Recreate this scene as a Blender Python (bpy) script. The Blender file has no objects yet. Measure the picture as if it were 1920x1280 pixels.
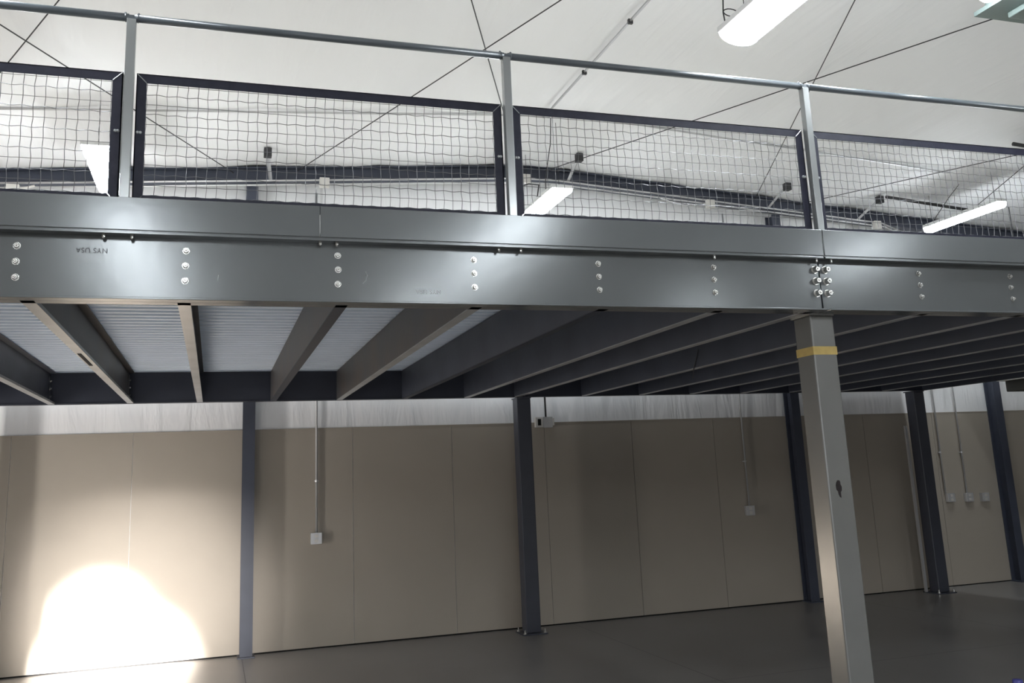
import bpy, bmesh, math, random
from mathutils import Vector, Matrix

sc = bpy.context.scene
random.seed(4)

# ------------------------------------------------------------------ camera
R_ = Vector((0.953283, -0.299196, -0.041621)); U_ = Vector((-0.020484, -0.201492, 0.979276)); F_ = Vector((0.301382, 0.932675, 0.198208))
cam_data = bpy.data.cameras.new('camera')
cam = bpy.data.objects.new('camera', cam_data)
sc.collection.objects.link(cam)
cam.matrix_world = Matrix(((R_.x, U_.x, -F_.x, 1.5478), (R_.y, U_.y, -F_.y, -4.3847), (R_.z, U_.z, -F_.z, 1.7332), (0, 0, 0, 1)))
cam_data.sensor_width = 36.0
cam_data.lens = 1704.99 / 1920 * 36.0
cam_data.shift_x = 0.00696
cam_data.shift_y = -0.05180
cam_data.clip_start = 0.05
sc.camera = cam

# ------------------------------------------------------------------ world, exposure
w = bpy.data.worlds.new('world'); sc.world = w; w.use_nodes = True
w.node_tree.nodes['Background'].inputs[0].default_value = (0.75, 0.85, 1.0, 1)
w.node_tree.nodes['Background'].inputs[1].default_value = 0.6
vs = sc.view_settings
vs.view_transform = 'Standard'; vs.look = 'None'; vs.gamma = 1.0; vs.use_curve_mapping = False
vs.exposure = 0.03

LAMP_W = 60.0          # strength of the strip light lenses
def light(name, kind, loc, rot_to, energy, color, **kw):
    d = bpy.data.lights.new(name, kind); d.energy = energy; d.color = color
    for k, v in kw.items(): setattr(d, k, v)
    o = bpy.data.objects.new(name, d); sc.collection.objects.link(o)
    o.location = loc
    o.rotation_euler = (Vector(rot_to) - Vector(loc)).to_track_quat('-Z', 'Y').to_euler()
    return o
# low sun through unseen near door, as spots; added ones shape peak and halo
light('sun_beam_upper', 'SPOT', (0.50, -40.0, 6.9), (0.50, 5.85, 0.42), 1500000, (1.0, 0.95, 0.90),
      spot_size=math.radians(1.45), spot_blend=1.0, shadow_soft_size=0.10)  # added spot for the peaked top of the sun patch
light('sun_beam', 'SPOT', (0.66, -40.0, 6.9), (0.66, 5.85, -0.16), 3300000, (1.0, 0.95, 0.90),
      spot_size=math.radians(2.2), spot_blend=1.0, shadow_soft_size=0.10)
light('sun_halo_fill', 'SPOT', (0.90, -40.0, 6.9), (0.90, 5.85, 0.45), 105000, (1.0, 0.95, 0.90),
      spot_size=math.radians(3.9), spot_blend=1.0, shadow_soft_size=0.25)  # added wide spot, soft halo around the sun patch
# side light inferred from wall shadows, set in an added left doorway
light('left_side_light', 'AREA', (-3.22, 3.2, 1.1), (0.5, 4.9, 0.85), 120, (1.0, 0.96, 0.91),
      shape='RECTANGLE', size=0.36, size_y=2.1)

# fill added at the unseen overhead door to light floor and deck
light('overhead_door_fill', 'AREA', (2.2, -13.1, 1.7), (2.0, -4.0, -0.3), 90, (0.95, 0.97, 1.0),
      shape='RECTANGLE', size=3.9, size_y=3.3)

# ------------------------------------------------------------------ materials
def mat(name, col, rough=0.5, metal=0.0, spec=0.5, noise=0.0, nscale=8.0, bump=0.0, bscale=40.0,
        emit=None, estr=0.0, var=None, rvar=0.0, stretch=(1, 1, 1), coat=0.0):
    m = bpy.data.materials.new(name); m.use_nodes = True
    nt = m.node_tree; n = nt.nodes; l = nt.links
    b = n['Principled BSDF']
    b.inputs['Base Color'].default_value = (*col, 1)
    b.inputs['Roughness'].default_value = rough
    b.inputs['Metallic'].default_value = metal
    b.inputs['Specular IOR Level'].default_value = spec
    b.inputs['Coat Weight'].default_value = coat
    tc = n.new('ShaderNodeTexCoord'); mp = n.new('ShaderNodeMapping'); mp.inputs['Scale'].default_value = stretch
    l.new(tc.outputs['Object'], mp.inputs[0])
    if noise > 0:
        t = n.new('ShaderNodeTexNoise'); t.inputs['Scale'].default_value = nscale; t.inputs['Detail'].default_value = 5
        l.new(mp.outputs[0], t.inputs['Vector'])
        r = n.new('ShaderNodeMapRange'); r.inputs[1].default_value = 0.3; r.inputs[2].default_value = 0.7
        l.new(t.outputs['Fac'], r.inputs[0])
        mx = n.new('ShaderNodeMix'); mx.data_type = 'RGBA'
        c2 = var if var else tuple(c * (1 - noise) for c in col)
        mx.inputs[6].default_value = (*col, 1); mx.inputs[7].default_value = (*c2, 1)
        l.new(r.outputs[0], mx.inputs[0]); l.new(mx.outputs[2], b.inputs['Base Color'])
        if rvar:
            q = n.new('ShaderNodeMapRange'); q.inputs[3].default_value = rough; q.inputs[4].default_value = rough + rvar
            l.new(t.outputs['Fac'], q.inputs[0]); l.new(q.outputs[0], b.inputs['Roughness'])
    if bump > 0:
        t2 = n.new('ShaderNodeTexNoise'); t2.inputs['Scale'].default_value = bscale; t2.inputs['Detail'].default_value = 3
        l.new(mp.outputs[0], t2.inputs['Vector'])
        bp = n.new('ShaderNodeBump'); bp.inputs['Strength'].default_value = bump; bp.inputs['Distance'].default_value = 0.02
        l.new(t2.outputs['Fac'], bp.inputs['Height']); l.new(bp.outputs[0], b.inputs['Normal'])
    if emit:
        b.inputs['Emission Color'].default_value = (*emit, 1); b.inputs['Emission Strength'].default_value = estr
    return m

M = {}
M['beam'] = mat('grey_steel_paint', (0.135, 0.145, 0.150), 0.19, 0.28, 0.6, 0.06, 3, 0.022, 14)
M['joist'] = mat('dark_joist_paint', (0.050, 0.057, 0.078), 0.45, 0, 0.5, 0.25, 2.2, 0.05, 14, rvar=0.1)
M['flange'] = mat('floor_lit_flange_paint', (0.38, 0.385, 0.39), 0.3, 0.1, 0.5, 0.35, 3)  # worn paint made paler for light bounced up from the floor
M['post'] = mat('post_paint', (0.33, 0.345, 0.345), 0.22, 0.4, 0.6, 0.08, 5)
M['rusty'] = mat('scuffed_joist_paint', (0.062, 0.064, 0.072), 0.45, 0, 0.5, 0.6, 1.6, 0.05, 14, var=(0.088, 0.073, 0.064))
M['navy'] = mat('black_frame_paint', (0.014, 0.015, 0.030), 0.5, 0, 0.3, 0.3, 20, 0.05, 60, var=(0.024, 0.025, 0.042))
M['column'] = mat('column_paint', (0.175, 0.175, 0.168), 0.26, 0.15, 0.6, 0.10, 4, 0.02, 25)
M['column_dark'] = mat('dark_column_paint', (0.055, 0.06, 0.08), 0.42, 0, 0.5, 0.15, 4, 0.05, 25)
M['frame'] = mat('building_frame_paint', (0.060, 0.068, 0.095), 0.5, 0, 0.4, 0.15, 5)
M['pipe'] = mat('handrail_paint', (0.10, 0.115, 0.13), 0.26, 0.1, 0.6, 0.15, 6, rvar=0.1)
M['wire'] = mat('galvanised_wire', (0.17, 0.17, 0.18), 0.38, 0.5, 0.5)
M['bolt'] = mat('zinc_bolt', (0.72, 0.72, 0.70), 0.25, 0.85, 0.5, 0.2, 60)
M['galv'] = mat('galvanised_deck', (0.76, 0.87, 1.0), 0.5, 0.0, 0.4, 0.05, 5)
M['conduit'] = mat('emt_conduit', (0.55, 0.55, 0.56), 0.38, 0.5, 0.5)
M['cable'] = mat('brace_rod_steel', (0.035, 0.035, 0.038), 0.6, 0.2)
M['tape'] = mat('yellow_tape', (0.52, 0.38, 0.13), 0.6, 0, 0.4, 0.2, 20)
M['chip'] = mat('bare_chip', (0.022, 0.016, 0.017), 0.75, 0, 0.3, 0.4, 40)
M['whiteplate'] = mat('white_plate', (0.62, 0.60, 0.57), 0.45)
M['plywood'] = mat('pale_deck_board', (0.55, 0.52, 0.46), 0.6, 0, 0.4, 0.1, 3)
M['girder'] = mat('dark_girder_paint', (0.028, 0.032, 0.048), 0.5, 0, 0.4, 0.2, 3)
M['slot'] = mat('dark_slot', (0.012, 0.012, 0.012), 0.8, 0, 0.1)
M['housing'] = mat('lamp_housing', (0.75, 0.75, 0.75), 0.4, 0, 0.5)
M['lens'] = mat('lit_lens', (0.9, 0.9, 0.9), 0.4, emit=(0.90, 0.96, 1.0), estr=LAMP_W)
M['heater'] = mat('grey_green_heater', (0.20, 0.25, 0.24), 0.45, 0.1, 0.5, 0.15, 5)
M['stamp'] = mat('stamped_ink', (0.035, 0.035, 0.04), 0.6)
M['stamp2'] = mat('worn_pale_ink', (0.55, 0.56, 0.57), 0.6)
M['scratch'] = mat('bare_scratch', (0.42, 0.44, 0.45), 0.5)
M['blue'] = mat('blue_plastic', (0.10, 0.10, 0.38), 0.4)
M['duct'] = mat('dark_bulkhead', (0.05, 0.05, 0.045), 0.7)
M['ducttop'] = mat('pale_sheet', (0.45, 0.45, 0.42), 0.6)
M['weld'] = mat('weld_seam', (0.50, 0.52, 0.53), 0.3, 0.5, noise=0.5, nscale=40)
M['dooredge'] = mat('door_edge_paint', (0.35, 0.35, 0.36), 0.5)

def panel_material():
    m = mat('beige_wall_panel', (0.375, 0.335, 0.285), 0.55, 0, 0.35, 0.07, 1.3, 0.02, 60)
    return m
M['panel'] = panel_material()

def insulation_material(name, sx, sy, sz, wr=0.5):
    m = mat(name, (0.86, 0.86, 0.87), 0.6, 0, 0.3)
    nt = m.node_tree; n = nt.nodes; l = nt.links; b = n['Principled BSDF']
    tc = n.new('ShaderNodeTexCoord'); mp = n.new('ShaderNodeMapping')
    mp.inputs['Scale'].default_value = (sx, sy, sz); mp.inputs['Rotation'].default_value = (0.1, 0.15, 0.1)
    l.new(tc.outputs['Object'], mp.inputs[0])
    t = n.new('ShaderNodeTexNoise'); t.inputs['Scale'].default_value = 1.0; t.inputs['Detail'].default_value = 4
    t.inputs['Distortion'].default_value = 0.6
    l.new(mp.outputs[0], t.inputs['Vector'])
    bp = n.new('ShaderNodeBump'); bp.inputs['Strength'].default_value = wr; bp.inputs['Distance'].default_value = 0.12
    l.new(t.outputs['Fac'], bp.inputs['Height']); l.new(bp.outputs[0], b.inputs['Normal'])
    return m
M['insul_wall'] = insulation_material('white_wall_insulation', 3.6, 1.0, 0.7, 0.42)
M['insul_roof'] = insulation_material('white_roof_insulation', 2.4, 0.30, 1.0, 0.26)

def floor_material():
    m = mat('polished_concrete', (0.235, 0.215, 0.195), 0.22, 0, 0.5)
    nt = m.node_tree; n = nt.nodes; l = nt.links; b = n['Principled BSDF']
    tc = n.new('ShaderNodeTexCoord')
    t = n.new('ShaderNodeTexNoise'); t.inputs['Scale'].default_value = 0.9; t.inputs['Detail'].default_value = 7
    t.inputs['Roughness'].default_value = 0.62; l.new(tc.outputs['Object'], t.inputs['Vector'])
    r = n.new('ShaderNodeValToRGB'); r.color_ramp.elements[0].position = 0.3; r.color_ramp.elements[1].position = 0.72
    r.color_ramp.elements[0].color = (0.185, 0.175, 0.167, 1); r.color_ramp.elements[1].color = (0.295, 0.283, 0.27, 1)
    l.new(t.outputs['Fac'], r.inputs[0])
    # sawn control joints every 3.66 m, filled dark
    sx = n.new('ShaderNodeSeparateXYZ'); l.new(tc.outputs['Object'], sx.inputs[0])
    def joint(out, off):
        a = n.new('ShaderNodeMath'); a.operation = 'ADD'; a.inputs[1].default_value = off; l.new(out, a.inputs[0])
        md = n.new('ShaderNodeMath'); md.operation = 'PINGPONG'; md.inputs[1].default_value = 1.83; l.new(a.outputs[0], md.inputs[0])
        c = n.new('ShaderNodeMath'); c.operation = 'LESS_THAN'; c.inputs[1].default_value = 0.004; l.new(md.outputs[0], c.inputs[0]); return c
    j1 = joint(sx.outputs['X'], -1.86); j2 = joint(sx.outputs['Y'], 1.0)
    mxm = n.new('ShaderNodeMath'); mxm.operation = 'MAXIMUM'; l.new(j1.outputs[0], mxm.inputs[0]); l.new(j2.outputs[0], mxm.inputs[1])
    mx = n.new('ShaderNodeMix'); mx.data_type = 'RGBA'; mx.inputs[7].default_value = (0.08, 0.075, 0.07, 1)
    l.new(r.outputs[0], mx.inputs[6]); l.new(mxm.outputs[0], mx.inputs[0]); l.new(mx.outputs[2], b.inputs['Base Color'])
    q = n.new('ShaderNodeMapRange'); q.inputs[3].default_value = 0.2; q.inputs[4].default_value = 0.5
    l.new(t.outputs['Fac'], q.inputs[0]); l.new(q.outputs[0], b.inputs['Roughness'])
    return m
M['floor'] = floor_material()

# ------------------------------------------------------------------ helpers
def box(bm, x0, x1, y0, y1, z0, z1, xf=None):
    vs_ = [bm.verts.new(v) for v in ((x0, y0, z0), (x1, y0, z0), (x1, y1, z0), (x0, y1, z0), (x0, y0, z1), (x1, y0, z1), (x1, y1, z1), (x0, y1, z1))]
    if xf:
        for v in vs_: v.co = xf @ v.co
    for f in ((0, 3, 2, 1), (4, 5, 6, 7), (0, 1, 5, 4), (1, 2, 6, 5), (2, 3, 7, 6), (3, 0, 4, 7)): bm.faces.new([vs_[i] for i in f])
    return vs_
def hexa(bm, p):
    v = [bm.verts.new(q) for q in p]
    for f in ((0, 3, 2, 1), (4, 5, 6, 7), (0, 1, 5, 4), (1, 2, 6, 5), (2, 3, 7, 6), (3, 0, 4, 7)): bm.faces.new([v[i] for i in f])
def tube(bm, pts, r, n=8, closed=False):
    pts = [Vector(p) for p in pts]; rings = []
    N = len(pts); prev = None
    for i, p in enumerate(pts):
        a = pts[i - 1] if (i > 0 or closed) else p; b = pts[(i + 1) % N] if (i < N - 1 or closed) else p
        d = (b - a).normalized()
        if prev is None:
            u = d.cross(Vector((0, 0, 1)));
            if u.length < 0.1: u = d.cross(Vector((0, 1, 0)))
            u.normalize()
        else:
            u = (prev - d * prev.dot(d)).normalized()
        prev = u; v = d.cross(u)
        rings.append([bm.verts.new(p + (u * math.cos(2 * math.pi * k / n) + v * math.sin(2 * math.pi * k / n)) * r) for k in range(n)])
    for i in range(N - (0 if closed else 1)):
        A = rings[i]; B = rings[(i + 1) % N]
        for k in range(n): bm.faces.new((A[k], A[(k + 1) % n], B[(k + 1) % n], B[k]))
    if not closed:
        bm.faces.new(rings[0][::-1]); bm.faces.new(rings[-1])
def lathe(bm, prof, axis='z', o=(0, 0, 0), n=16):
    o = Vector(o); rings = []
    for r, h in prof:
        ring = []
        for k in range(n):
            c, s_ = math.cos(2 * math.pi * k / n) * r, math.sin(2 * math.pi * k / n) * r
            v = {'z': (c, s_, h), 'y': (c, -h, s_), 'x': (h, c, s_)}[axis]
            ring.append(bm.verts.new(o + Vector(v)))
        rings.append(ring)
    for A, B in zip(rings, rings[1:]):
        for k in range(n): bm.faces.new((A[k], A[(k + 1) % n], B[(k + 1) % n], B[k]))
    bm.faces.new(rings[0][::-1]); bm.faces.new(rings[-1])
def obj(name, bm, m, parent=None, loc=None, bevel=0.0, smooth=False):
    bmesh.ops.recalc_face_normals(bm, faces=bm.faces)
    me = bpy.data.meshes.new(name); bm.to_mesh(me); bm.free()
    me.materials.append(M[m] if isinstance(m, str) else m)
    if smooth:
        for p in me.polygons: p.use_smooth = True
    o = bpy.data.objects.new(name, me); sc.collection.objects.link(o)
    if parent: o.parent = parent
    if loc: o.location = loc
    if bevel:
        md = o.modifiers.new('bevel', 'BEVEL'); md.width = bevel; md.segments = 2; md.limit_method = 'ANGLE'
    return o
def tag(o, label, cat, group=None, kind=None):
    o['label'] = label; o['category'] = cat
    if group: o['group'] = group
    if kind: o['kind'] = kind
    return o
def empty(name, loc, label, cat, group=None):
    o = bpy.data.objects.new(name, None); sc.collection.objects.link(o); o.location = loc
    o.empty_display_size = 0.1
    return tag(o, label, cat, group)
def struct(o, label=None, cat=None):
    o['kind'] = 'structure'
    if label: o['label'] = label
    if cat: o['category'] = cat
    return o
def B(): return bmesh.new()
def copy_part(src, parent, loc):
    c = src.copy(); sc.collection.objects.link(c); c.parent = parent; c.location = loc; return c
ORD = ['first', 'second', 'third', 'fourth', 'fifth', 'sixth', 'seventh', 'eighth', 'ninth', 'tenth', 'eleventh', 'twelfth', 'thirteenth', 'fourteenth', 'fifteenth', 'sixteenth', 'seventeenth', 'eighteenth']

# ------------------------------------------------------------------ the building
XL, XR, YF, YN = -3.2, 15.3, 5.93, -13.0      # left, right, far and near walls
RX, RZ, SL = 5.2, 5.43, 0.070                 # ridge x, ridge height, slope of the roof lining
def ceil_z(x): return RZ - SL * abs(x - RX)
PURL = [RX + 0.47 + 1.4 * k for k in range(8)] + [RX - 0.47 - 1.4 * k for k in range(8)]

bm = B(); box(bm, XL - .1, XR + .1, YN - 30, YF + .1, -0.12, 0)
struct(obj('floor', bm, 'floor'), 'polished grey concrete floor with dark sawn joints', 'floor')

# white quilted roof lining, sagging between the purlins
bm = B(); nx, ny = 230, 60; grid = []
for i in range(nx + 1):
    x = XL + (XR - XL) * i / nx
    dmin = min(abs(x - p) for p in PURL)
    row = []
    for j in range(ny + 1):
        y = YN + (YF - YN) * j / ny
        sag = 0.028 * min(1, dmin / 0.35) ** 0.7
        seam = 0.012 * math.exp(-((((y + 0.6) % 1.83) - 0.9) / 0.05) ** 2)
        row.append(bm.verts.new((x, y, ceil_z(x) + 0.03 - sag + seam + 0.008 * math.sin(x * 3.1 + y * 1.3))))
    grid.append(row)
for i in range(nx):
    for j in range(ny): bm.faces.new((grid[i][j], grid[i][j + 1], grid[i + 1][j + 1], grid[i + 1][j]))
geom = bmesh.ops.extrude_face_region(bm, geom=list(bm.faces))
for v in [g for g in geom['geom'] if isinstance(g, bmesh.types.BMVert)]: v.co.z += 0.12
struct(obj('ceiling', bm, 'insul_roof', smooth=True), 'white quilted insulation lining under the gable roof', 'ceiling')

# far end wall, faced with white insulation
bm = B()
p0 = [(XL, YF, 0), (XR, YF, 0), (XR, YF, ceil_z(XR) + .05), (RX, YF, RZ + .05), (XL, YF, ceil_z(XL) + .05)]
a = [bm.verts.new(p) for p in p0]; b = [bm.verts.new((p[0], p[1] + .12, p[2])) for p in p0]
bm.faces.new(a); bm.faces.new(b[::-1])
for i in range(5): bm.faces.new((a[i], a[(i + 1) % 5], b[(i + 1) % 5], b[i]))
struct(obj('wall_back', bm, 'insul_wall'), 'white insulation facing of the far end wall above the beige panels', 'wall')
# beige hardboard panels on its foot, thin open joints between the sheets
bm = B()
js = [XL] + [0.745 + 1.137 * k for k in range(-3, 13)] + [XR]
for x0, x1 in zip(js, js[1:]): box(bm, x0 + .0025, x1 - .0025, YF - .012, YF, 0.014, 2.295)
struct(obj('wall_back_lower', bm, 'panel'), 'beige hardboard sheets covering the lower part of the far wall', 'wall panelling')
bm = B(); box(bm, XL, XR, YF - .010, YF, 0, .0135)  # dark strip paints the shade of the gap under the panels
struct(obj('gap_shade_back', bm, 'slot'), 'dark strip standing in for the shaded gap at the foot of the beige panels', 'baseboard')
bm = B(); box(bm, XL, XR, YF - .018, YF - .004, 2.288, 2.300)
struct(obj('trim_1', bm, 'panel'), 'thin beige edge strip along the top of the panels', 'trim')

# side walls and near wall with unseen door openings shaped to the light
def wall_x(name, x0, x1, openings, lab):
    bm = B(); ys = YN; top = ceil_z(x0 if x0 < 0 else x1) + .05
    for (a0, a1, h) in openings:
        box(bm, x0, x1, ys, a0, 0, top); box(bm, x0, x1, a0, a1, h, top); ys = a1
    box(bm, x0, x1, ys, YF, 0, top)
    struct(obj(name, bm, 'panel'), lab, 'wall')
wall_x('wall_left', XL - .12, XL, [(3.0, 3.4, 2.25)], 'beige side wall on the left with an added narrow doorway')
wall_x('wall_right', XR, XR + .12, [], 'beige side wall on the right')
bm = B(); box(bm, XL, 0.17, YN - .12, YN, 0, 5.1); box(bm, 0.17, 4.2, YN - .12, YN, 3.9, 5.4); box(bm, 4.2, XR, YN - .12, YN, 0, 5.5)
struct(obj('wall_near', bm, 'panel'), 'beige wall behind the viewer with an open overhead door', 'wall')
bm = B(); box(bm, 0.07, 0.17, YN - .14, YN + .03, 0, 4.0); box(bm, 4.2, 4.3, YN - .14, YN + .03, 0, 4.0); box(bm, 0.17, 4.2, YN - .14, YN + .03, 3.9, 4.0)
struct(obj('door_1', bm, 'dooredge'), 'grey frame of the open overhead door', 'door frame')
bm = B(); box(bm, XL - .13, XL + .02, 2.94, 3.0, 0, 2.31); box(bm, XL - .13, XL + .02, 3.40, 3.46, 0, 2.31); box(bm, XL - .13, XL + .02, 3.0, 3.4, 2.25, 2.31)
struct(obj('door_2', bm, 'dooredge'), 'grey frame of the unseen narrow side doorway added for the side light', 'door frame')

# end-wall columns (wide-flange)
def h_column(x, w_, d, y1, z0, z1, bm, t=0.011):
    box(bm, x - w_ / 2, x + w_ / 2, y1 - d, y1 - d + t, z0, z1)
    box(bm, x - w_ / 2, x + w_ / 2, y1 - t, y1, z0, z1)
    box(bm, x - t / 2, x + t / 2, y1 - d + t, y1 - t, z0, z1)
for x, lab in ((1.90, 'dark blue-grey steel building column against the far wall, left of the grey conduit drop'),
               (8.70, 'dark steel building column against the far wall, just left of the big front column'),
               (12.02, 'dark steel building column against the far wall nearest the right edge')):
    t = empty('building_column', (x, YF - .1, 0), lab, 'column', 'building columns of the end wall')
    bm = B(); h_column(0, .125, .16, .085, 0.012, ceil_z(x) - .20, bm); obj('shaft', bm, 'frame', t)
    bm = B(); box(bm, -.085, .085, -.11, .085, 0, .012); obj('base_plate', bm, 'frame', t)
# end-wall rafters, two halves meeting at the ridge
def rafter(x0, x1, lab):
    t = empty('end_rafter', ((x0 + x1) / 2, YF - .18, ceil_z((x0 + x1) / 2) - .1), lab, 'rafter', 'end wall rafters')
    bm = B(); o = Vector(t.location)
    for (ya, yb, za, zb_) in ((YF - .26, YF - .10, 0.0, -.012), (YF - .26, YF - .10, -.158, -.17), (YF - .184, YF - .176, -.012, -.158)):
        hexa(bm, [Vector(p) - o for p in ((x0, ya, ceil_z(x0) + zb_), (x1, ya, ceil_z(x1) + zb_), (x1, yb, ceil_z(x1) + zb_), (x0, yb, ceil_z(x0) + zb_),
                                    (x0, ya, ceil_z(x0) + za), (x1, ya, ceil_z(x1) + za), (x1, yb, ceil_z(x1) + za), (x0, yb, ceil_z(x0) + za))])
    obj('flanges_and_web', bm, 'frame', t)
rafter(XL + .02, RX, 'dark steel roof rafter rising to the ridge along the far wall, left half')
rafter(RX, XR - .02, 'dark steel roof rafter falling from the ridge along the far wall, right half')
# purlin braces from the rafter foot up to the roof
for x, lab in ((2.09, 'short white brace from the left rafter to the roof, with a dark clip'),
               (5.67, 'short white brace from the right rafter to the roof, nearest the ridge'),
               (8.52, 'short grey brace from the right rafter to the roof, left of the third railing post'),
               (9.93, 'short grey brace from the right rafter to the roof, right of the third railing post')):
    t = empty('rafter_brace', (x, YF - .2, ceil_z(x) - .16), lab, 'brace', 'angle braces from rafter to purlins')
    bm = B(); top = Vector((-.06, -.60, .13)); 
    tube(bm, [(0, -.085, 0), top], 0.020, 4); obj('brace_angle', bm, 'conduit', t)
    bm = B(); box(bm, -.10, -.02, -.66, -.58, .07, .165); obj('clip', bm, 'cable', t, bevel=.004)

# ------------------------------------------------------------------ strip lights
def strip_light(x, y, z, lab, w_=0.15, L=1.22):
    t = empty('strip_light', (x, y, z), lab, 'light fixture', 'hanging strip lights')
    bm = B(); box(bm, -w_ / 2 - .016, w_ / 2 + .016, -L / 2, L / 2, 0.045, 0.085)
    obj('housing', bm, 'housing', t, bevel=.006)
    bm = B(); n = 12; rg = []
    for yy in (-L / 2 + .02, L / 2 - .02):
        rg.append([bm.verts.new((w_ * .5 * math.cos(a_), yy, .045 + .075 * math.sin(a_) - 0.0)) for a_ in [math.pi + math.pi * k / n for k in range(n + 1)]])
    for k in range(n): bm.faces.new((rg[0][k], rg[0][k + 1], rg[1][k + 1], rg[1][k]))
    bm.faces.new(rg[0]); bm.faces.new(rg[1][::-1]); bm.faces.new((rg[0][0], rg[1][0], rg[1][-1], rg[0][-1]))
    obj('lens', bm, 'lens', t)
    for s_ in (-1, 1):
        bm = B(); rr = [[bm.verts.new(((w_ * .5 + .003) * math.cos(a_), s_ * (L / 2 - .009) + dy, .0455 + .079 * math.sin(a_))) for a_ in [math.pi + math.pi * k / 12 for k in range(13)]] for dy in (-.009, .009)]
        for k in range(12): bm.faces.new((rr[0][k], rr[0][k + 1], rr[1][k + 1], rr[1][k]))
        bm.faces.new(rr[0]); bm.faces.new(rr[1][::-1]); bm.faces.new((rr[0][0], rr[1][0], rr[1][-1], rr[0][-1]))
        obj('end_cap', bm, 'lens', t)
        h = ceil_z(x) - z
        bm = B(); tube(bm, [(0, s_ * (L / 2 - .1), .085), (0.0, s_ * (L / 2 - .1), h)], .003, 5)
        obj('hanger_wire', bm, 'cable', t)
    return t
LX = (0.53, 5.0, 10.43)
rows = {0.53: 'left', 5.0: 'middle', 10.43: 'right'}
strip_light(0.53, 4.36, 4.60, 'lit white strip light seen through the mesh beside the left railing post', w_=.24)
strip_light(5.0, 4.78, 4.60, 'lit white strip light seen through the mesh just right of the middle railing post', w_=.22)
strip_light(10.43, 4.34, 4.60, 'long lit white strip light hanging at the far right above the right fascia', w_=.12)
t = strip_light(4.97, 0.06, 4.60, 'large bright strip light hanging nearest overhead at the top of the picture', w_=.30, L=1.24)
for x, yy in ((LX[0], -6.5), (LX[0], -8.4), (LX[1], -5.7), (LX[1], -7.6), (LX[0], -10.6), (LX[1], -10.4), (LX[2], -6.4),
             (LX[0], -12.3), (LX[1], -12.3), (LX[2], -11.0)):  # rows inferred from beam reflections; extra lamps added to light the lower wall
    strip_light(x, yy, 4.6, 'unseen lit strip light behind the viewer, %s row, %s' % (rows[x], 'nearest the viewer' if yy > -7 else 'second from the viewer' if yy > -9 else 'second from the near wall' if yy > -12 else 'nearest the near wall'), w_=.32)
strip_light(10.43, 0.0, 4.6, 'unseen fill strip light beyond the upper right corner of the picture')  # lamp added to fill the right side of the ceiling
for x in (0.53,): strip_light(x, 0.0, 4.6, 'lit strip light above the upper left corner of the picture')
# coiled cord at the far end of the near light
bm = B(); tube(bm, [(4.86, .66, 5.30), (4.885, .665, 5.1), (4.87, .67, 4.92), (4.86, .67, 4.80), (4.875, .68, 4.72)], .005, 6)
tube(bm, [(4.915 + .06 * math.cos(a_), .66, 4.80 + .028 * math.sin(a_)) for a_ in [2 * math.pi * k / 16 for k in range(16)]], .004, 6, True)
tag(obj('power_cord', bm, 'cable'), 'thin grey power cord with a loop at the end of the nearest strip light', 'cord')
bm = B(); tube(bm, [(4.85, 4.02, 5.36), (4.86, 4.10, 5.1), (4.86, 4.2, 4.95), (4.90, 4.4, 4.80), (4.97, 4.6, 4.69)], .005, 6)
tag(obj('power_cord', bm, 'cable'), 'thin dark cord dropping to the strip light right of the middle post', 'cord')
bm = B(); tube(bm, [(10.30, 4.2, 5.0), (10.32, 4.4, 4.9), (10.38, 4.7, 4.75), (10.43, 4.85, 4.69)], .005, 6)
tag(obj('power_cord', bm, 'cable'), 'thin dark cord feeding the far right strip light', 'cord')
# gas heater and two-lamp fixture in the top right corner
t = empty('unit_heater', (6.99, -.45, 4.60), 'grey-green sheet metal heater hanging in the top right corner', 'heater')
bm = B(); box(bm, -.52, .6, -.5, .46, .06, .5); obj('cabinet', bm, 'heater', t, bevel=.01)
bm = B(); box(bm, -.58, .66, -.55, .50, 0.03, .06); obj('bottom_flange', bm, 'heater', t)
bm = B(); box(bm, -.40, .5, -.4, .40, -.01, .03); obj('grille', bm, 'heater', t, bevel=.008)
for s_ in (-.35, .45):
    bm = B(); tube(bm, [(s_, .2, .5), (s_, .2, ceil_z(7) - 4.62)], .006, 6); obj('hanger_rod', bm, 'cable', t)
strip_light(6.26, -.80, 4.62, 'lit strip light beside the grey-green heater in the top right corner', w_=.16)

# ------------------------------------------------------------------ roof bracing rods
def rod(a_, b_, lab):
    low = .018 if b_[0] > a_[0] else 0
    def P(q): return Vector((q[0], q[1], ceil_z(q[0]) - .055 - low))
    bm = B(); pa, pb = P(a_), P(b_)
    mid = []
    if (a_[0] - RX) * (b_[0] - RX) < 0:
        t_ = (RX - a_[0]) / (b_[0] - a_[0]); mid = [P((RX, a_[1] + t_ * (b_[1] - a_[1])))]
    tube(bm, [pa] + mid + [pb], .0052, 6)
    tag(obj('brace_rod', bm, 'cable'), lab, 'brace rod', 'crossed roof bracing rods')
def ext(p, q, y):
    k = (y - p[1]) / (q[1] - p[1]); return (p[0] + (q[0] - p[0]) * k, y)
def rodline(p, q, lab, y0=-.6, y1=5.66): rod(ext(p, q, y0), ext(p, q, y1), lab)
rodline((.037, 2.328), (1.646, 5.566), 'thin roof bracing rod running down right behind the left railing post')
rodline((.464, 1.979), (-.13, 3.189), 'thin roof bracing rod crossing at the upper left corner')
rodline((3.343, 1.679), (4.141, 3.532), 'thin roof bracing rod passing steeply behind the middle railing post')
rodline((4.032, 1.607), (2.397, 5.636), 'thin roof bracing rod slanting down left across the middle mesh panel')
rodline((6.328, 1.076), (8.22, 5.416), 'thin roof bracing rod passing steeply behind the third railing post')
rodline((7.565, .936), (5.601, 5.184), 'thin roof bracing rod slanting down left behind the third railing post')
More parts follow.
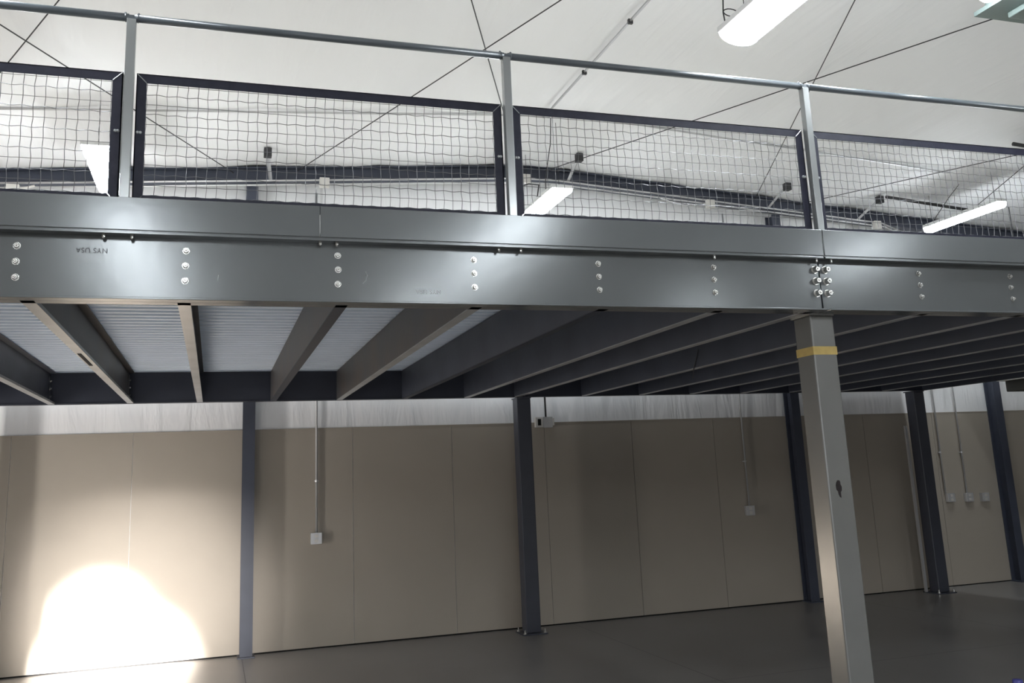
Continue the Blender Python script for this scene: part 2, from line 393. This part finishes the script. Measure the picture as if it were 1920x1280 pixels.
rodline((10.18, 3.22), (9.169, 5.271), 'thin roof bracing rod slanting across the rightmost mesh panel')
rodline((9.6, 1.5), (11.5, 5.55), 'thin roof bracing rod running to the far right strip light')

# conduits under the roof and along the rafter
def ctube(name, pts, r, lab, m='conduit', cat='conduit', group=None):
    bm = B(); tube(bm, pts, r, 8); return tag(obj(name, bm, m, smooth=True), lab, cat, group)
ctube('roof_conduit', [(4.77, YN + .2, 5.36), (4.77, 4.02, 5.36)], .012, 'grey conduit running under the roof toward the ridge corner')
for yy, lab in ((1.9, 'small strap on the roof conduit near the top of the picture'), (2.9, 'small strap on the roof conduit just above the handrail')):
    bm = B(); box(bm, 4.75, 4.79, yy - .012, yy + .012, 5.335, 5.375)
    tag(obj('conduit_strap', bm, 'cable'), lab, 'strap')
ctube('cross_conduit', [(-2.4, 4.02, ceil_z(-2.4) - .02), (4.6, 4.02, ceil_z(4.6) - .02), (4.84, 4.02, 5.37)], .011, 'thin conduit crossing the roof behind the left mesh panels', group='cross conduits')
ctube('cross_conduit', [(4.86, 4.02, 5.375), (5.2, 4.02, 5.395), (5.9, 4.02, ceil_z(5.9) - .02), (10.0, 4.02, ceil_z(10) - .02)], .011, 'thin conduit crossing the roof behind the right mesh panels', group='cross conduits')
ctube('roof_bar', [(9.84, 4.95, ceil_z(9.84) - .06), (11.2, 5.0, ceil_z(11.2) - .06)], .022, 'dark short bar under the roof above the far right strip light', 'cable', 'bar')
ctube('roof_bar', [(9.87, 2.96, ceil_z(9.87) - .06), (11.2, 2.96, ceil_z(11.2) - .06)], .022, 'dark short bar under the roof at the right edge above the mesh', 'cable', 'bar')
def rz(x, d): return 5.255 - SL * abs(x - RX) - d
for d, nm in ((0.0, 'upper'), (0.050, 'lower')):
    ctube('rafter_conduit', [(-2.2, 5.62, rz(-2.2, d)), (4.6, 5.62, rz(4.6, d) - .01), (5.0, 5.62, rz(5.0, d)-.008), (5.5, 5.62, rz(5.5, d)), (10.3 + d, 5.62, rz(10.3, d)), (10.6, 5.62, rz(10.3, d) - .10)], .011,
          'pale conduit clipped along the end rafter, %s of the two' % nm, group='conduits along the rafter')
for x, dz, lab in ((2.68, .02, 'small white junction box on the left rafter conduits'), (5.1, .0, 'small white junction box on the conduits near the ridge'),
               (7.62, .03, 'small white junction box on the right rafter conduits'), (10.2, .02, 'small white junction box at the right end of the rafter conduits')):
    t = empty('junction_box', (x, 5.60, rz(x, .025 + dz)), lab, 'junction box', 'junction boxes on the rafter')
    bm = B(); box(bm, -.055, .055, -.03, .03, -.055, .055); obj('box', bm, 'whiteplate', t, bevel=.004)
    bm = B(); box(bm, -.045, .045, -.036, -.03, -.045, .045); obj('cover', bm, 'whiteplate', t)
t = empty('junction_box', (-.47, 5.60, 4.79), 'small white junction box at the left edge below the rafter', 'junction box', 'junction boxes on the rafter')
bm = B(); box(bm, -.06, .06, -.03, .03, -.04, .04); obj('box', bm, 'whiteplate', t, bevel=.004)
bm = B(); tube(bm, [(.06, 0, 0), (.14, 0, .02), (.2, .0, .04)], .012, 8); obj('connector', bm, 'whiteplate', t)
ctube('branch_conduit', [(6.9, 5.58, rz(6.9, .07)), (7.15, 5.58, rz(7.15, .12)), (7.6, 5.58, rz(7.6, .14)), (8.1, 5.58, rz(8.1, .09)), (8.5, 5.58, rz(8.5, .06))], .008, 'thin branch conduit dipping under the right rafter junction box')
ctube('flexible_cord', [(4.9, 5.58, rz(4.9, .10)), (5.0, 5.56, rz(5, .14)), (5.1, 5.5, rz(5.1, .12)), (5.2, 5.42, rz(5.2, .16)), (5.1, 5.3, 4.75), (5.02, 5.25, 4.68)], .008, 'dark looping cord between the ridge junction box and the strip light', 'cable', 'cord')

# ------------------------------------------------------------------ mezzanine
ZB, ZT = 2.566, 2.880          # underside and top of the steel channels
GY = 5.44                      # face of the far girder
XM0, XS, XM1 = -0.72, 4.894, 10.52
JX = [0.0, .715, 1.372, 2.10, 2.785, 3.49, 4.19, 4.78, 5.60, 6.33, 7.0, 7.7, 8.4, 9.1, 9.8]
BX = [0.0, .696, 1.402, 2.110, 2.805, 3.494, 4.196, 4.894, 5.604, 6.307, 7.01, 7.71, 8.41, 9.11, 9.81]
BZ = [2.811, 2.740, 2.668]
def bolt_mesh(r=.0125, h=.014, washer=.0162):
    bm = B()
    lathe(bm, [(washer, 0), (washer, .003), (r * 1.02, .003)], 'y', n=18)
    lathe(bm, [(r, .003), (r, .003 + h * .75), (r * .8, .003 + h), (.004, .003 + h)], 'y', n=10)
    lathe(bm, [(.0055, .003 + h - .001), (.0055, .003 + h + .004), (.003, .003 + h + .006)], 'y', n=8)
    return bm
def side_bolt_mesh():
    bm = B(); lathe(bm, [(.016, 0), (.016, .003), (.012, .003), (.012, .013), (.009, .016)], 'x', n=10); return bm
proto = [None, None, None]
def bolt(parent, loc, big=False):
    k = 1 if big else 0
    if proto[k] is None:
        proto[k] = obj('bolt', bolt_mesh(.0175, .032, .023) if big else bolt_mesh(), 'bolt', parent, loc); return proto[k]
    return copy_part(proto[k], parent, loc)

def channel_beam(x0, x1, lab, bolts, ends):
    t = empty('front_beam', ((x0 + x1) / 2, 0, ZB), lab, 'beam', 'front edge beams of the mezzanine')
    ox = t.location.x; L = (x1 - x0) / 2
    bm = B(); box(bm, -L, L, 0, .009, 0.0, ZT - ZB); obj('web', bm, 'beam', t, bevel=.001)
    bm = B(); box(bm, -L, L, -.066, 0, 0, .010); box(bm, -L, L, 0.009, .075, 0, .010); obj('bottom_flange', bm, 'beam', t, bevel=.002)
    bm = B(); box(bm, -L, L, -.066, 0, ZT - ZB - .012, ZT - ZB); obj('top_flange', bm, 'beam', t, bevel=.002)
    for x in bolts:
        for k, z in enumerate(BZ): bolt(t, (x + random.uniform(-.003, .003) - ox, 0, z - ZB))
    for s_ in ends:
        for k, z in enumerate((2.815, 2.747, 2.676)):
            bolt(t, (XS + s_ * .036 + .006 - ox, 0, z - ZB), True)
    return t
bA = channel_beam(XM0, XS - .005, 'long grey painted steel channel beam along the mezzanine edge, left of the splice', [x for x in BX[:7]], [-1])
bB = channel_beam(XS + .005, XM1, 'grey painted steel channel beam along the mezzanine edge, right of the splice above the front column', BX[8:], [1])
# little bolts hanging under the top flange below each railing post
for x in (1.05, 1.17, 2.93, 3.05, 2.02, 2.1, 4.19):
    bm = B(); lathe(bm, [(.0085, 0), (.0085, -.012), (.005, -.018)], 'z', n=8)
    obj('flange_bolt', bm, 'bolt', bA, (x - bA.location.x, -.035, ZT - ZB - .012))
for x in (4.86, 4.96):
    p_ = bA if x < XS else bB
    bm = B(); lathe(bm, [(.0085, 0), (.0085, -.012), (.005, -.018)], 'z', n=8)
    obj('flange_bolt', bm, 'bolt', p_, (x - p_.location.x, -.035, ZT - ZB - .012))
# mill stamps, upside down on the web
def stamp(x, z, size, m, lab):
    cu = bpy.data.curves.new('stamped_letters', 'FONT'); cu.body = 'NYS USA'; cu.size = size; cu.extrude = .0004; cu.space_character = 1.05
    cu.align_x = 'CENTER'; cu.align_y = 'CENTER'; cu.materials.append(M[m])
    o = bpy.data.objects.new('stamped_letters', cu); sc.collection.objects.link(o); o.parent = bA
    o.location = (x - bA.location.x, -.0012, z - ZB); o.rotation_euler = (math.radians(90), math.radians(180), 0)
    o['label'] = lab
stamp(1.0, 2.801, .033, 'stamp', 'dark upside-down stamped letters')
stamp(2.56, 2.640, .032, 'stamp2', 'faint pale upside-down stamped letters')
# pale scratches
bm = B(); tube(bm, [(2.245, -.001, 2.735), (2.252, -.001, 2.715), (2.246, -.001, 2.69), (2.23, -.001, 2.672)], .0022, 5)
tube(bm, [(1.552, -.001, 2.70), (1.548, -.001, 2.672)], .002, 5)
for v in bm.verts: v.co.x -= bA.location.x; v.co.z -= ZB
obj('scratch', bm, 'scratch', bA)

# toe plates on the edge
def toe(x0, x1, lab):
    t = empty('toe_plate', ((x0 + x1) / 2, -.06, ZT), lab, 'toe plate', 'toe plates along the mezzanine edge')
    L = (x1 - x0) / 2
    bm = B(); box(bm, -L, L, -.008, 0, .006, .160); obj('plate', bm, 'beam', t, bevel=.0015)
    bm = B(); box(bm, -L, L, 0, .016, .000, .006); obj('bottom_leg', bm, 'beam', t)
    return t
toe(XM0, 2.015, 'grey flat steel toe plate on top of the beam, leftmost length')
tp = toe(2.017, XS - .004, 'grey flat steel toe plate between the faint seam and the splice')
toe(XS + .004, XM1, 'grey flat steel toe plate on top of the beam, right of the splice')

# joists
clipm = [None]
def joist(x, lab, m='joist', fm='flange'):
    t = empty('floor_joist', (x, 0, ZB), lab, 'joist', 'channel joists under the mezzanine deck')
    y0, y1, H = .012, GY - .002, ZT - ZB - .008
    bm = B(); box(bm, 0, .006, y0, y1, 0.006, H - .006); obj('web', bm, m, t)
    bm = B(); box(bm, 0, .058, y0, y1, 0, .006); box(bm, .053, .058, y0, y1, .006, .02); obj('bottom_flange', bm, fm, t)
    bm = B(); box(bm, 0, .058, y0, y1, H - .006, H); obj('top_flange', bm, m, t)
    bm = B(); box(bm, .006, .014, y1 - .09, y1, .03, H - .03); obj('end_clip', bm, m, t)
    for z in (.075, .15, .225):
        if proto[2] is None: proto[2] = obj('clip_bolt', side_bolt_mesh(), 'bolt', t, (.014, y1 - .045, z))
        else: copy_part(proto[2], t, (.014, y1 - .045, z))
    return t
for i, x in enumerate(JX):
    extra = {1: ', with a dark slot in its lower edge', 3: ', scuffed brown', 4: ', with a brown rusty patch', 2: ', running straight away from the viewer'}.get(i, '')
    j = joist(x, 'dark steel joist under deck, %s from left%s' % (ORD[i], extra), 'rusty' if i in (1, 3, 4) else 'joist', 'girder' if i in (3, 5) else 'flange')  # lit undersides take the pale flange paint, shaded ones the dark girder paint
    if i == 1:
        bm = B(); box(bm, .012, .034, 1.75, 2.35, -.003, .003); obj('slot', bm, 'slot', j)
# edge channels at both ends
for x, lab in ((XM0, 'dark steel edge channel closing the left end of the mezzanine'), (XM1 - .07, 'dark steel edge channel closing the right end of the mezzanine')):
    t = empty('end_beam', (x, 0, ZB), lab, 'beam', 'end beams of the mezzanine')
    bm = B(); box(bm, 0, .009, .08, GY - .002, 0, ZT - ZB - .001); obj('web', bm, 'joist', t)
    bm = B(); box(bm, .009, .07, .08, GY - .002, 0, .01); obj('bottom_flange', bm, 'joist', t)
# far girder in two lengths
for x0, x1, lab in ((XM0, 4.90, 'dark steel girder carrying the far ends of the joists, left length'), (4.906, XM1, 'dark steel girder carrying the far ends of the joists, right length')):
    t = empty('far_girder', ((x0 + x1) / 2, GY, ZB), lab, 'girder', 'far girders of the mezzanine')
    L = (x1 - x0) / 2
    bm = B(); box(bm, -L, L, 0, .009, 0, ZT - ZB - .004); obj('web', bm, 'girder', t)
    bm = B(); box(bm, -L, L, .009, .08, 0, .010); box(bm, -L, L, -.012, 0, 0, .010); obj('bottom_flange', bm, 'girder', t)
# corrugated deck
bm = B(); prof = []; pitch = .127; y = .012
while y < GY + .25:
    prof += [(y, ZT + .002), (y + .050, ZT + .002), (y + .068, ZT + .036), (y + .109, ZT + .036)]; y += pitch
va = [bm.verts.new((XM0, p[0], p[1])) for p in prof]; vb = [bm.verts.new((XM1, p[0], p[1])) for p in prof]
for k in range(len(prof) - 1): bm.faces.new((va[k], va[k + 1], vb[k + 1], vb[k]))
tag(obj('corrugated_deck', bm, 'galv'), 'ribbed galvanised steel deck sheets seen from below between the joists', 'deck')
bm = B(); box(bm, XM0, XM1, .075, GY + .25, ZT + .040, ZT + .060)
tag(obj('deck_floor', bm, 'plywood'), 'pale board floor on top of the mezzanine, hidden behind the toe plates', 'deck floor')  # unseen boards made pale to bounce light onto the ceiling

# mezzanine columns
def column(x0, y0, s_, lab, m, extra=None):
    t = empty('mezzanine_column', (x0 + s_ / 2, y0 + s_ / 2, 0), lab, 'column', 'square columns of the mezzanine')
    h = s_ / 2
    bm = B(); box(bm, -h, h, -h, h, .014, ZB - .012); obj('shaft', bm, m, t, bevel=.009)
    bm = B(); box(bm, -h - .004, h + .004, -h - .004, h + .02, ZB - .012, ZB); obj('cap_plate', bm, m, t)
    bm = B(); box(bm, -.14, .14, -.14, .14, 0, .014); obj('base_plate', bm, m, t, bevel=.002)
    for sx in (-1, 1):
        for sy in (-1, 1):
            bm = B(); lathe(bm, [(.022, .014), (.022, .017), (.015, .017), (.015, .032), (.008, .032), (.008, .055)], 'z', n=10)
            obj('anchor_bolt', bm, 'bolt', t, (sx * .115, sy * .115, 0))
    return t
cf = column(4.835, .050, .160, 'grey square steel column in front with a yellow tape band near its top', 'column')
h = .08
bm = B(); box(bm, -h - .0015, h + .0015, -h - .0015, h + .0015, 2.325, 2.373); obj('tape_band', bm, 'tape', cf)
cf.children[-1]['label'] = 'yellow tape band'
bm = B(); pts = [(-.014, 1.600), (-.006, 1.612), (.006, 1.613), (.013, 1.606), (.013, 1.590), (.020, 1.575), (.018, 1.556), (.010, 1.548), (.010, 1.516), (.002, 1.520), (-.006, 1.535), (-.007, 1.552), (-.017, 1.562), (-.019, 1.585)]
va = [bm.verts.new((p[0] - .012, -h - .0012, p[1])) for p in pts]; vb = [bm.verts.new((p[0] - .012, -h + .001, p[1])) for p in pts]
bm.faces.new(va); bm.faces.new(vb[::-1])
for k in range(len(pts)): bm.faces.new((va[k], va[(k + 1) % len(pts)], vb[(k + 1) % len(pts)], vb[k]))
obj('paint_chip', bm, 'chip', cf)
column(4.825, 5.49, .165, 'dark square steel column at the middle of the far girder with a bolted base plate', 'column_dark')
column(10.35, 5.49, .165, 'dark square steel column at the far right corner of the mezzanine', 'column_dark')
column(-.765, 5.49, .155, 'dark square steel column at the far left corner of the mezzanine, outside the picture', 'column_dark')

# ------------------------------------------------------------------ guard rail
g = empty('guardrail', (4.9, 0, ZT + .006), 'grey guard railing with dark framed wire mesh panels along the mezzanine edge', 'railing')
gz = ZT + .006; gx = 4.9
PX = [-.77, 1.128, 3.020, 4.922, 6.82, 8.72, 10.48]
HR = 3.957
pz = None
for x in PX:
    bm = B(); box(bm, -.0215, .0215, -.0215, .0215, 0, HR - gz - .012)
    box(bm, -.05, .05, -.024, .03, .001, .007)
    obj('post', bm, 'post', g, (x - gx, -.012, 0), bevel=.004)
for x0, x1 in zip(PX, PX[1:]):
    bm = B(); tube(bm, [(x0 + .012 - gx, -.012, HR - gz), (x1 - .012 - gx, -.012, HR - gz)], .0195, 16)
    obj('handrail', bm, 'pipe', g, smooth=True)
for x in PX:
    bm = B()
    for s_ in (-1, 1):
        lathe(bm, [(.021, s_ * .024), (.0225, s_ * .027), (.021, s_ * .031)], 'x', (x - gx, -.012, HR - gz), n=16)
        lathe(bm, [(.006, 0.0), (.006, .008), (.003, .011)], 'z', (x - gx + s_ * .030, -.012, HR - gz + .017), n=8)
    box(bm, x - gx - .020, x - gx + .020, -.030, .006, HR - gz - .014, HR - gz + .008)
    obj('rail_joint', bm, 'pipe', g, smooth=False)
def wire_panel(x0, x1):
    za, zb_ = .145, 3.685 - gz; w_ = .046; yb = .012
    X0, X1 = x0 + .030 - gx, x1 - .030 - gx
    bm = B()
    def quad(p): 
        hexa(bm, [(q[0], yb, q[1]) for q in p] + [(q[0], yb + .005, q[1]) for q in p])
    e = .0012
    quad([(X0, za), (X0 + w_, za + w_ + e), (X0 + w_, zb_ - w_ - e), (X0, zb_)])
    quad([(X1, za), (X1 - w_, za + w_ + e), (X1 - w_, zb_ - w_ - e), (X1, zb_)])
    quad([(X0 + e, zb_), (X0 + w_ + e, zb_ - w_), (X1 - w_ - e, zb_ - w_), (X1 - e, zb_)])
    quad([(X0 + e, za), (X0 + w_ + e, za + w_), (X1 - w_ - e, za + w_), (X1 - e, za)])
    # standing legs of the angle frame
    box(bm, X0, X0 + .005, yb, yb + .04, za, zb_); box(bm, X1 - .005, X1, yb, yb + .04, za, zb_)
    box(bm, X0, X1, yb, yb + .04, zb_ - .005, zb_); box(bm, X0, X1, yb, yb + .04, za, za + .005)
    f = obj('panel_frame', bm, 'navy', g)
    bm = B()
    for (cx, s_) in ((X0, 1), (X1, -1)):
        tube(bm, [(cx + s_ * .004, yb - .001, zb_ - .004), (cx + s_ * (w_ - .002), yb - .001, zb_ - w_ + .002)], .0024, 6)
    obj('weld', bm, 'weld', f)
    for s_, xx in ((1, X0 + .025), (-1, X1 - .025)):
        bm = B(); lathe(bm, [(.008, 0), (.008, .004), (.004, .007)], 'y', (xx, yb, .5), n=8)
        lathe(bm, [(.008, 0), (.008, .004), (.004, .007)], 'y', (xx - .012 * s_, yb, .5), n=8); obj('panel_screw', bm, 'weld', f)
    bm = B(); P = .0505; PX_ = .0470; r = .0016
    n = int((X1 - X0 - 2 * w_) / PX_); off = (X1 - X0 - 2 * w_ - n * PX_) / 2
    m_ = int((zb_ - za - 2 * w_) / P); offz = (zb_ - za - 2 * w_ - m_ * P) / 2
    yw = yb + .012; A = .0022
    for i in range(n + 1):
        xx = X0 + w_ + off + i * PX_; wob = random.uniform(-.0022, .0022); pts = [(xx, yw, za + .02)]
        for j in range(m_ + 1):
            zz = za + w_ + offz + j * P
            s_ = 1 if (i + j) % 2 else -1
            dx = wob * math.sin(j * .5 + i) + .0013 * (1 if j % 2 else -1)
            pts += [(xx + dx, yw + A * s_, zz - .008), (xx + dx, yw + A * s_, zz + .008)]
        pts.append((xx, yw, zb_ - .02)); tube(bm, pts, r, 4)
    for j in range(m_ + 1):
        zz = za + w_ + offz + j * P; wob = random.uniform(-.002, .002); pts = [(X0 + .02, yw, zz)]
        for i in range(n + 1):
            xx = X0 + w_ + off + i * PX_; s_ = -1 if (i + j) % 2 else 1
            dz = wob * math.sin(i * .35 + j) + .0013 * (1 if i % 2 else -1)
            pts += [(xx - .008, yw + A * s_, zz + dz), (xx + .008, yw + A * s_, zz + dz)]
        pts.append((X1 - .02, yw, zz)); tube(bm, pts, r, 4)
    obj('wire_mesh', bm, 'wire', f)
for x0, x1 in zip(PX, PX[1:]): wire_panel(x0, x1)

# ------------------------------------------------------------------ things on the far wall
WY = YF - .012
def outlet(x, z, lab, duplex=True, w_=.115, h_=.115):
    t = empty('wall_outlet', (x, WY - .001, z), lab, 'outlet', 'surface outlet boxes on the far wall')
    bm = B(); box(bm, -w_ / 2, w_ / 2, -.052, 0, -h_ / 2, h_ / 2); obj('box', bm, 'conduit', t, bevel=.005)
    bm = B(); box(bm, -w_ / 2 - .002, w_ / 2 + .002, -.056, -.052, -h_ / 2 - .002, h_ / 2 + .002); p_ = obj('cover_plate', bm, 'conduit', t, bevel=.002)
    for zz in ((-.026, .026) if duplex else (0,)):
        bm = B(); box(bm, -.02, .02, -.060, -.056, zz - .016, zz + .016); r_ = obj('socket', bm, 'whiteplate', p_)
    return t
outlet(2.615, 1.125, 'grey metal outlet box at the end of the left conduit drop')
outlet(7.965, 1.14, 'pale outlet box at the end of the conduit drop left of the big front column')
outlet(11.09, 1.15, 'dim outlet box in the dark corner, leftmost of three')
outlet(11.40, 1.14, 'dim outlet box in the dark corner, middle of three')
outlet(11.67, 1.13, 'dim outlet box in the dark corner, rightmost of three')
def drop(x, z0, z1, r, lab, m='conduit'):
    t = empty('conduit_drop', (x, WY - .03, z0), lab, 'conduit', 'conduit drops on the far wall')
    bm = B(); tube(bm, [(0, 0, 0), (0, 0, z1 - z0)], r, 10); obj('pipe', bm, m, t, smooth=True)
    for zz in (.55,) if z1 - z0 > 1 else (.1,):
        bm = B(); lathe(bm, [(r + .003, zz - .012), (r + .004, zz), (r + .003, zz + .012)], 'z', n=10); box(bm, -.022, .022, .008, .028, zz - .008, zz + .008)
        obj('strap', bm, m, t)
    return t
drop(2.62, 1.18, 5.0, .0135, 'grey conduit dropping down the far wall left of the middle column')
drop(7.965, 1.197, 5.0, .010, 'thin grey conduit dropping down the far wall left of the big front column')
drop(11.02, 1.207, 5.0, .010, 'thin conduit in the dark corner, left of two')
drop(11.38, 1.197, 5.0, .010, 'thin conduit in the dark corner, right of two')
t = empty('junction_box', (5.29, WY - .001, 2.30), 'wide white double box on the far wall beside the top of the middle column', 'junction box')
bm = B(); box(bm, -.118, -.02, -.05, 0, -.06, .06); obj('socket_box', bm, 'whiteplate', t, bevel=.004)
bm = B(); box(bm, -.09, -.05, -.054, -.05, -.038, .038); obj('socket', bm, 'slot', t)
bm = B(); box(bm, -.018, .10, -.045, 0, -.065, .062); obj('plain_box', bm, 'conduit', t, bevel=.004)
bm = B(); box(bm, .102, .120, -.05, 0, -.04, .045); obj('end_plate', bm, 'whiteplate', t, bevel=.002)
drop(5.31, 2.363, 5.0, .011, 'dark conduit running down to the wide white double box', 'cable')
# black cable tie end hanging in the deck
bm = B(); tube(bm, [(5.594, 2.679, 2.723), (5.588, 2.717, 2.649), (5.592, 2.775, 2.576), (5.584, 2.805, 2.478)], .0048, 6)
tag(obj('hanging_wire', bm, 'cable'), 'short black wire dangling from a joist left of the big front column', 'wire')
# pale vertical angle beside the far right column
bm = B(); box(bm, 10.26, 10.29, 5.62, 5.65, 0.015, 2.12)
tag(obj('leaning_strip', bm, 'conduit'), 'pale thin metal strip standing beside the far right column', 'metal strip')
# dark shape at the right edge, stretched out of view to block lamp light
t = empty('hanging_soffit', (12.3, 5.0, 2.2), 'dark flat soffit hanging at the right edge of the picture beyond the mezzanine, extended out of view to block lamp light', 'soffit')
bm = B(); box(bm, -.80, 2.85, -9.0, .1, .30, .44); obj('soffit_body', bm, 'duct', t, bevel=.01)
bm = B(); box(bm, -.92, 2.9, -9.05, .12, .44, .46); obj('lid', bm, 'ducttop', t)
for s_, yy in ((-.6, -.2), (2.4, -.2), (-.6, -4.4), (2.4, -4.4), (-.6, -8.6), (2.4, -8.6)):
    bm = B(); tube(bm, [(s_, yy, .46), (s_, yy, ceil_z(12.3 + s_) - 2.22)], .006, 6); obj('hanger_rod', bm, 'cable', t)
# blue cap on the floor at the bottom edge
bm = B(); lathe(bm, [(.035, 0), (.038, .02), (.036, .05), (.03, .056)], 'z', (7.33, 1.42, 0.0), n=20)
tag(obj('blue_cap', bm, 'blue', smooth=True), 'small blue plastic cap on the floor at the bottom right edge', 'cap')
